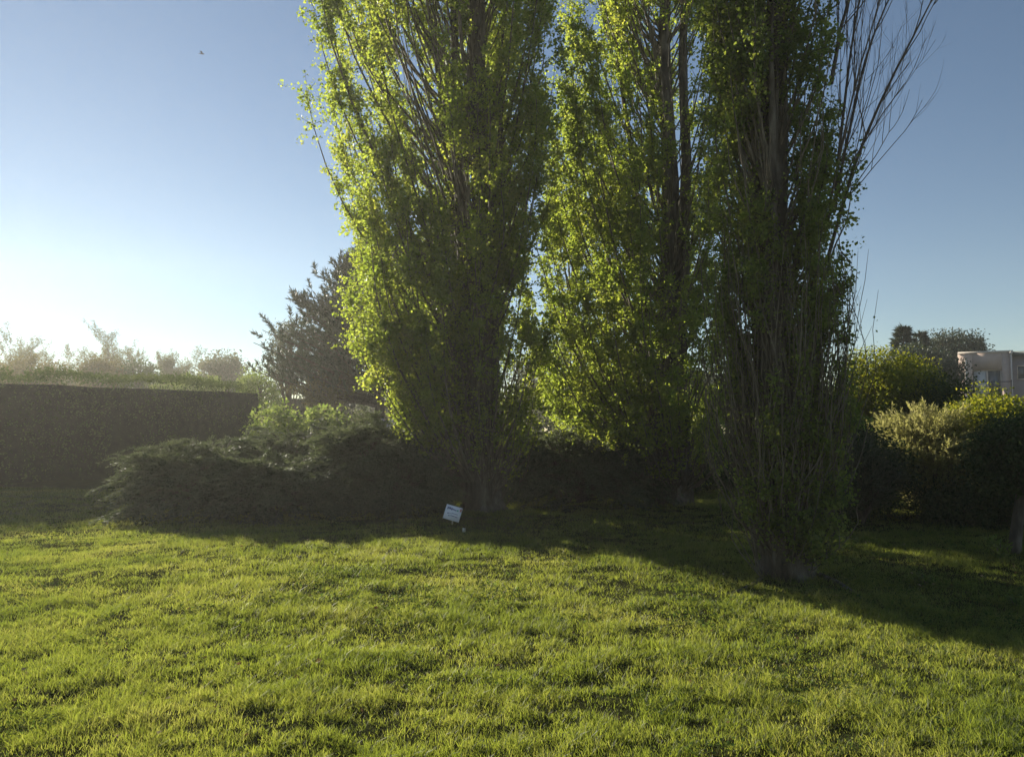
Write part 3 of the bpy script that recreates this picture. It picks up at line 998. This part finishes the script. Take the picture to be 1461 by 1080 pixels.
# conifers and a dark crown beside the house
def conifer(label, u, v_top, Y, wid, seed, group):
    rng = np.random.default_rng(seed)
    bx = xat(u, Y)
    base = np.array([bx, Y, -.02])
    root = thing('conifer', label, 'conifer', base, group)
    zt = zat(v_top, Y)
    R0 = wid / FPX * Y / 2
    tb = MB()
    tb.tube(np.stack([base, base + [0, 0, zt * .5], base + [0, 0, zt]]), [.2, .12, .02], 8)
    tb.build('trunk', M['bark_dark'], root, base, True)
    bb, lb = MB(), MB()
    for zz in np.arange(.12, 1.0, .045):
        n = 8
        for k in range(n):
            a = rng.uniform(0, 2 * PI)
            R = R0 * (1 - zz) ** .75 * rng.uniform(.7, 1.1) + .12
            t = np.linspace(0, 1, 5)
            p = base + np.stack([np.cos(a) * R * t, np.sin(a) * R * t, zz * zt - .12 * R * t + .2 * R * t ** 3], -1)
            bb.tube(p, .03 * (1 - t) + .006, 4, False)
            m = 60
            s = rng.uniform(.1, 1, m)
            q = np.stack([np.interp(s, t, p[:, i]) for i in range(3)], -1) + rng.normal(0, .05, (m, 3))
            lb.leaves(q, rng.normal(0, .4, (m, 3)) + [np.cos(a), np.sin(a), .2], rdir(rng, m), rng.uniform(.2, .4, m), .06, .05)
    bb.build('limbs', M['bark_dark'], root, base)
    lb.build('crown', M['needle'], root, base)


CG = 'dark evergreens beside the pink house'
conifer('left dark pointed conifer behind the tall yellow-green shrub', 1292, 466, 40, 70, 421, CG)
conifer('middle pointed conifer, shorter, between its neighbour and the rounded evergreen', 1316, 474, 43, 60, 422, CG)
leafy_tree('evergreen_tree', 'large dark rounded evergreen rising left of the pink house', 'tree', 1362, 472, 600, 104, 50, 'needle', .15, 320, 130, .36, 423, CG, .3)
conifer('conifer with ragged tip just above the roof of the pink house', 1400, 482, 62, 44, 424, CG)
leafy_tree('evergreen_tree', 'broad dark evergreen filling below the conifers', 'tree', 1310, 498, 610, 120, 38, 'needle', .13, 260, 110, .33, 425, CG, .2)

# ------------------------------------------------------------------ house
M['pink'] = solid_mat('pink_render', [(.52, .40, .33), (.56, .43, .36), (.60, .47, .40)], 4, .9, .1)
M['greywall'] = solid_mat('grey_render', [(.40, .38, .40), (.44, .41, .43), (.47, .45, .46)], 4, .9, .1)
M['trim'] = solid_mat('pale_trim', [(.6, .52, .45), (.68, .6, .52), (.72, .64, .57)], 6, .7)
M['roofmat'] = solid_mat('roof_sheet', [(.12, .15, .14), (.17, .2, .19), (.22, .25, .23)], 5, .6)
M['darkmetal'] = solid_mat('dark_metal', [(.015, .015, .018), (.025, .025, .03), (.04, .04, .045)], 8, .45, spec=.5)
M['glass'] = solid_mat('window_glass', [(.10, .12, .13), (.13, .15, .16), (.16, .18, .19)], 1.5, .12, spec=.8)
M['curtain'] = solid_mat('white_blind', [(.5, .52, .55), (.58, .6, .62), (.65, .66, .68)], 6, .7)


def house():
    Yh = 45.0
    org = at(1370, HOR, Yh)
    th = math.radians(30.2)
    ex = np.array([math.cos(th), -math.sin(th), 0])
    ey = np.array([math.sin(th), math.cos(th), 0])
    O = np.array([org[0], org[1], 0])

    def T(v):
        return O + v[:, :1] * ex + v[:, 1:2] * ey + v[:, 2:] * np.array([0, 0, 1])

    root = thing('house', 'pink flat-roofed house with upstairs window, half hidden by shrubs', 'house', O)
    k = Yh / FPX * 1.0                                  # metres per pixel here

    def px(u):
        return (u - 1370) * k / math.cos(math.radians(5)) * 1.03

    def pz(v):
        return zat(v, Yh)

    def part(name, boxes, mat, parent=root):
        b = MB()
        for lo, hi in boxes:
            b.box(lo, hi, T)
        par = parent
        return b.build(name, mat, par, O if True else (0, 0, 0))
    x1, x2 = px(1431), px(1530)
    wl_, wr = px(1386), px(1420)
    zb, zt = pz(558) - .35, pz(528.5)
    # pink front wing, with an opening for the window
    part('wall', [((0, 0, 0), (wl_, 6, pz(505))), ((wr, 0, 0), (x1, 6, pz(505))), ((wl_, 0, zt), (wr, 6, pz(505))),
                  ((wl_, 0, 0), (wr, 6, zb)), ((wl_, .9, zb), (wr, 6, zt))], M['pink'])
    part('parapet', [((-.03, -.05, pz(505)), (x1 + .1, 6.03, pz(502.5)))], M['trim'])
    part('wall', [((x1, .7, 0), (x2, 7, pz(510)))], M['greywall'])
    part('roof', [((x1 - .1, .35, pz(510)), (x2 + .3, 7.3, pz(503.5)))], M['roofmat'])
    part('column', [((px(1377), -.28, 0), (px(1380), -.003, pz(513)))], M['trim'])
    f = part('window', [((wl_, .12, zt - .07), (wr, .2, zt)), ((wl_, .12, zb), (wl_ + .07, .2, zt - .07)), ((wr - .07, .12, zb), (wr, .2, zt - .07)),
                        (((wl_ + wr) / 2 - .05, .12, zb), ((wl_ + wr) / 2 + .05, .2, zt - .07))], M['trim'])
    part('pane', [(((wl_ + wr) / 2 + .05, .15, zb), (wr - .07, .17, zt - .07))], M['glass'], f)
    part('blind', [((wl_ + .07, .15, zb), ((wl_ + wr) / 2 - .05, .17, zt - .07))], M['curtain'], f)
    part('downpipe', [((px(1430), -.16, 0), (px(1431.6), -.03, pz(504))), ((px(1429), -.2, pz(508)), (px(1432.4), -.161, pz(505)))], M['trim'])
    g = part('window', [((px(1438), .62, pz(543)), (px(1447.5), .697, pz(541.5))), ((px(1438), .62, pz(524.5)), (px(1447.5), .697, pz(523))),
                     ((px(1438), .625, pz(541.5)), (px(1439), .697, pz(524.5))), ((px(1446.5), .625, pz(541.5)), (px(1447.5), .697, pz(524.5)))], M['trim'])
    part('pane', [((px(1439), .66, pz(541.5)), (px(1446.5), .695, pz(524.5)))], M['glass'], g)
    part('railing', [((px(1385.5), -.9, 1.5), (px(1387), -.84, pz(533))), ((px(1385), -.92, pz(533)), (px(1387.6), -.82, pz(531.5))),
                     ((px(1387), -.89, pz(547)), (px(1430), -.85, pz(546))), ((px(1428.6), -.9, 1.5), (px(1429.6), -.84, pz(544)))], M['darkmetal'])


house()

# ------------------------------------------------------------------ sign and scrap
M['board'] = solid_mat('sign_board', [(.72, .74, .8), (.78, .8, .85), (.82, .84, .88)], 8, .5)
M['ink'] = solid_mat('sign_ink', [(.10, .12, .25), (.14, .16, .3), (.2, .22, .36)], 12, .6)
M['mark_green'] = solid_mat('sign_green', [(.12, .4, .28), (.15, .45, .3), (.2, .5, .35)], 8, .6)
M['mark_red'] = solid_mat('sign_red', [(.5, .2, .14), (.55, .25, .17), (.6, .3, .2)], 8, .6)
M['stake'] = solid_mat('stake_wood', [(.4, .37, .28), (.5, .46, .36), (.56, .52, .42)], 12, .85)
Ysg = 11.3
gpos = np.array([xat(645, Ysg), Ysg, 0])
gpos[2] = float(ground_z(gpos[0], gpos[1]))
sg = thing('lawn_sign', 'small white sign tilted on a short stake at the foot of the broad poplar', 'sign', gpos)
cen = at(646, 732, Ysg)
roll, back = math.radians(-16), math.radians(14)
er = np.array([math.cos(roll), 0, math.sin(roll)])
eu0 = np.array([-math.sin(roll), 0, math.cos(roll)])
eu = eu0 * math.cos(back) + np.array([0, 1, 0]) * math.sin(back)
en = np.cross(er, eu)                                    # towards the camera
en *= -1 if en[1] > 0 else 1


def SB(v):
    return cen + v[:, :1] * er + v[:, 1:2] * eu + v[:, 2:] * en


k = Ysg / FPX
bw, bh = 23.5 * k / 2, 20.5 * k / 2
b = MB()
b.box((-bw, -bh, -.006), (bw, bh, .006), SB)
bd = b.build('board', M['board'], sg, gpos)
rng = np.random.default_rng(9)
for line in (((-.78, -.66, .52, .34), (-.66, -.58, .6, .1), (-.58, -.36, .56, .26), (-.36, -.3, .5, .1), (-.3, -.16, .5, .3), (-.16, -.06, .56, .1),
              (-.06, .1, .5, .16), (.1, .16, .47, .06), (.16, .34, .46, .14)),
             ((-.62, -.5, -.16, .16), (-.5, -.1, -.1, .05), (-.1, .2, -.04, .08), (.2, .24, -.03, .05), (.24, .62, -.05, .07)),
             ((-.5, -.3, -.45, .09), (-.3, -.2, -.42, .05), (-.2, .34, -.38, .09), (.34, .4, -.4, .04), (.4, .7, -.42, .08))):
    b = MB()
    for (x0, x1, y, h) in line:
        b.box((x0 * bw, (y - h / 2) * bh, .0085), (x1 * bw, (y + h / 2) * bh, .010 + h * .002), SB)
    b.build('lettering', M['ink'], bd, gpos)
b = MB()
b.box((.42 * bw, .38 * bh, .008), (.58 * bw, .6 * bh, .010), SB)
b.build('green_mark', M['mark_green'], bd, gpos)
b = MB()
b.box((.76 * bw, .42 * bh, .008), (.95 * bw, .84 * bh, .010), SB)
b.build('red_mark', M['mark_red'], bd, gpos)
b = MB()
p0 = np.array([gpos[0], Ysg + .02, gpos[2] - .05])
p1 = cen - en * .018 + eu * .03
b.tube(np.stack([p0, (p0 + p1) / 2, p1]), [.010, .010, .010], 8)
b.build('stake', M['stake'], sg, gpos)

# white scrap lying by the sign
M['scrap'] = solid_mat('scrap_paper', [(.6, .6, .52), (.7, .7, .62), (.76, .76, .7)], 20, .8)
Yp = CAM_H / ((758 - HOR) / FPX)
sp = np.array([xat(662.5, Yp), Yp, 0])
sp[2] = float(ground_z(sp[0], sp[1])) + .035
b = MB()
n = 7
uu, vv = np.meshgrid(np.linspace(-.022, .022, n), np.linspace(-.03, .03, n))
zz = .018 * np.sin(uu * 130) * np.cos(vv * 95) + rng.normal(0, .004, uu.shape)
i, j = np.meshgrid(np.arange(n - 1), np.arange(n - 1))
a = (j * n + i).ravel()
v = np.stack([sp[0] + uu, sp[1] + zz, sp[2] + vv], -1).reshape(-1, 3)
b.add(v, np.stack([a, a + 1, a + n + 1, a + n], -1))
tag(b.build('paper_scrap', M['scrap'], None, sp), 'small white crumpled scrap in the grass right of the sign', 'scrap')


# ------------------------------------------------------------------ weeds in the shaded grass
def weed(label, u, v, h, n, seed, leaf=.05, mat='leafy'):
    rng = np.random.default_rng(seed)
    g = gpt(u, v)
    base = np.array([g[0], g[1], float(ground_z(g[0], g[1]))])
    root = thing('weed', label, 'weed', base, 'weeds in the grass')
    sb, lb = MB(), MB()
    for k in range(n):
        a = rng.uniform(0, 2 * PI)
        t = np.linspace(0, 1, 5)
        R = h * rng.uniform(.2, 1.0)
        p = base + np.stack([np.cos(a) * R * t ** 1.3, np.sin(a) * R * t ** 1.3, h * rng.uniform(.6, 1.1) * t], -1)
        sb.tube(p, .004 * (1 - t) + .0015, 4, False)
        m = 14
        s = rng.uniform(.25, 1, m)
        q = np.stack([np.interp(s, t, p[:, i]) for i in range(3)], -1) + rng.normal(0, .012, (m, 3))
        lb.leaves(q, rdir(rng, m) + [np.cos(a) * .6, np.sin(a) * .6, .1], rdir(rng, m) * .6 + [0, 0, .8], leaf * rng.uniform(.6, 1.2, m), leaf * .5)
    sb.build('stems', M['twig'], root, base)
    lb.build('leaves', M[mat], root, base)


weed('leafy weed in the sunlit strip beside the shadow of the nearest poplar', 1314, 828, .10, 9, 501)
weed('taller weed at the foot of the bare trunk near the right edge', 1420, 798, .22, 16, 502, .06)
weed('weed nearest the right edge in the sunlit strip', 1440, 856, .10, 10, 503)
weed('low weed right of the nearest poplar foot', 1172, 790, .16, 9, 504, .05, 'olive')


# ------------------------------------------------------------------ bird
M['bird'] = solid_mat('bird_feathers', [(.02, .02, .025), (.03, .03, .035), (.05, .05, .055)], 20, .8)
bp = at(288, 77, 55)
b = MB()
t = np.linspace(-.17, .17, 9)
b.tube(bp + np.stack([t, .02 * np.sin(t * 9), .03 * np.cos(t * 5) - .03], -1), .034 * np.sqrt(np.clip(1 - (t / .18) ** 2, .03, 1)) + .004, 8)
for s in (-1, 1):
    b.add(bp + np.array([[.06, 0, .02], [-.05, 0, .02], [-.04, s * .16, .09], [.07, s * .17, .10], [-.05, s * .36, .05],
                         [.06, 0, .008], [-.05, 0, .008], [-.04, s * .16, .08], [.07, s * .17, .09]]),
          [[0, 1, 2, 3], [5, 8, 7, 6]], [[3, 2, 4], [8, 4, 7]])
b.add(bp + np.array([[-.16, .0, 0], [-.26, .05, .005], [-.26, -.05, .005], [-.26, 0, -.008]]), None, [[0, 1, 3], [0, 3, 2], [0, 2, 1]])
tag(b.build('bird', M['bird'], None, bp), 'small dark bird flying high in the left part of the sky', 'bird')

# ------------------------------------------------------------------ person beyond the bushes
M['skin'] = solid_mat('skin', [(.45, .29, .22), (.5, .33, .25), (.54, .36, .28)], 10, .6)
M['hair'] = solid_mat('hair', [(.3, .22, .12), (.38, .29, .17), (.45, .35, .22)], 30, .7)
M['lilac'] = solid_mat('lilac_cloth', [(.42, .36, .55), (.48, .42, .62), (.55, .48, .68)], 12, .9)
M['purple'] = solid_mat('purple_cloth', [(.12, .09, .2), (.16, .12, .26), (.2, .16, .3)], 12, .9)


def skin(name, verts, edges, radii, mat, parent, loc, root_i=0, sub=2):
    me = bpy.data.meshes.new(name)
    me.from_pydata([tuple(v) for v in verts], edges, [])
    o = bpy.data.objects.new(name, me)
    COL.objects.link(o)
    md = o.modifiers.new('Skin', 'SKIN')
    for i, r in enumerate(radii):
        sv = me.skin_vertices[0].data[i]
        sv.radius = (r, r) if not isinstance(r, tuple) else r
        sv.use_root = i == root_i
    md.use_smooth_shade = True
    ss = o.modifiers.new('Sub', 'SUBSURF')
    ss.levels = ss.render_levels = sub
    me.materials.append(mat)
    if parent:
        o.parent = parent
    else:
        o.location = loc
    return o


def person():
    Yp = 27.5
    loc = np.array([xat(552, Yp), Yp, .06])
    V = [(0, 0, .94), (0, .0, 1.15), (0, .01, 1.38), (0, .0, 1.5), (0, -.03, 1.62), (0, -.035, 1.72),
         (.17, .01, 1.42), (.25, .0, 1.15), (.24, -.10, .92), (.24, -.13, .85),
         (-.17, .01, 1.42), (-.26, .02, 1.15), (-.22, -.14, .98), (-.19, -.20, .95),
         (.09, 0, .88), (.11, -.02, .48), (.11, .02, .08), (.12, -.14, .04),
         (-.09, 0, .88), (-.12, .03, .48), (-.13, .06, .08), (-.14, -.10, .04), (0, -.12, 1.655)]
    E = [(0, 1), (1, 2), (2, 3), (3, 4), (4, 5), (2, 6), (6, 7), (7, 8), (8, 9), (2, 10), (10, 11), (11, 12), (12, 13),
         (0, 14), (14, 15), (15, 16), (16, 17), (0, 18), (18, 19), (19, 20), (20, 21), (4, 22)]
    R = [.14, .125, .14, .055, .09, .08, .06, .045, .035, .028, .06, .045, .035, .028, .09, .06, .042, .035, .09, .06, .042, .035, .022]
    # fingers, short skinned chains rooted in each palm
    for root_i in (9, 13):
        px_, py_, pz_ = V[root_i]
        for f, (dx, dy, ln) in enumerate(((-.02, 0, .075), (-.007, 0, .085), (.007, 0, .08), (.02, 0, .06), (-.03, -.02, .05))):
            i0 = len(V)
            V += [(px_ + dx, py_ - .01 + dy, pz_ - ln * .5), (px_ + dx, py_ - .025 + dy, pz_ - ln)]
            E += [(root_i, i0), (i0, i0 + 1)]
            R += [.009, .008]
    body = skin('person', V, E, R, M['skin'], None, loc, 0, 1)
    tag(body, 'person in a lilac top standing beyond the bushes beside the pine trunks', 'person')
    VS = [(0, 0, 1.0), (0, 0, 1.15), (0, .01, 1.36), (.17, .01, 1.42), (.23, .0, 1.22), (-.17, .01, 1.42), (-.24, .02, 1.22)]
    skin('shirt', VS, [(0, 1), (1, 2), (2, 3), (3, 4), (2, 5), (5, 6)], [.155, .145, .16, .078, .066, .078, .066], M['lilac'], body, None)
    VT = [(0, 0, .95), (.09, 0, .87), (.11, -.015, .55), (-.09, 0, .87), (-.12, .02, .55)]
    skin('shorts', VT, [(0, 1), (1, 2), (0, 3), (3, 4)], [.155, .105, .09, .105, .09], M['purple'], body, None)
    VH = [(0, .0, 1.73), (0, .03, 1.67), (0, .05, 1.55)]
    skin('hair', VH, [(0, 1), (1, 2)], [.088, .095, .06], M['hair'], body, None)


person()

# ------------------------------------------------------------------ haze
m, N, L = newmat('haze_air')
out = N.new('ShaderNodeOutputMaterial')
pv = N.new('ShaderNodeVolumePrincipled')
pv.inputs['Color'].default_value = (.95, .93, .86, 1)
pv.inputs['Density'].default_value = .0012
pv.inputs['Anisotropy'].default_value = .5
L.new(pv.outputs[0], out.inputs['Volume'])
b = MB()
b.box((-77, -26, -1.2), (75, 79, 17.5))
o = b.build('haze', m)
o['kind'] = 'stuff'
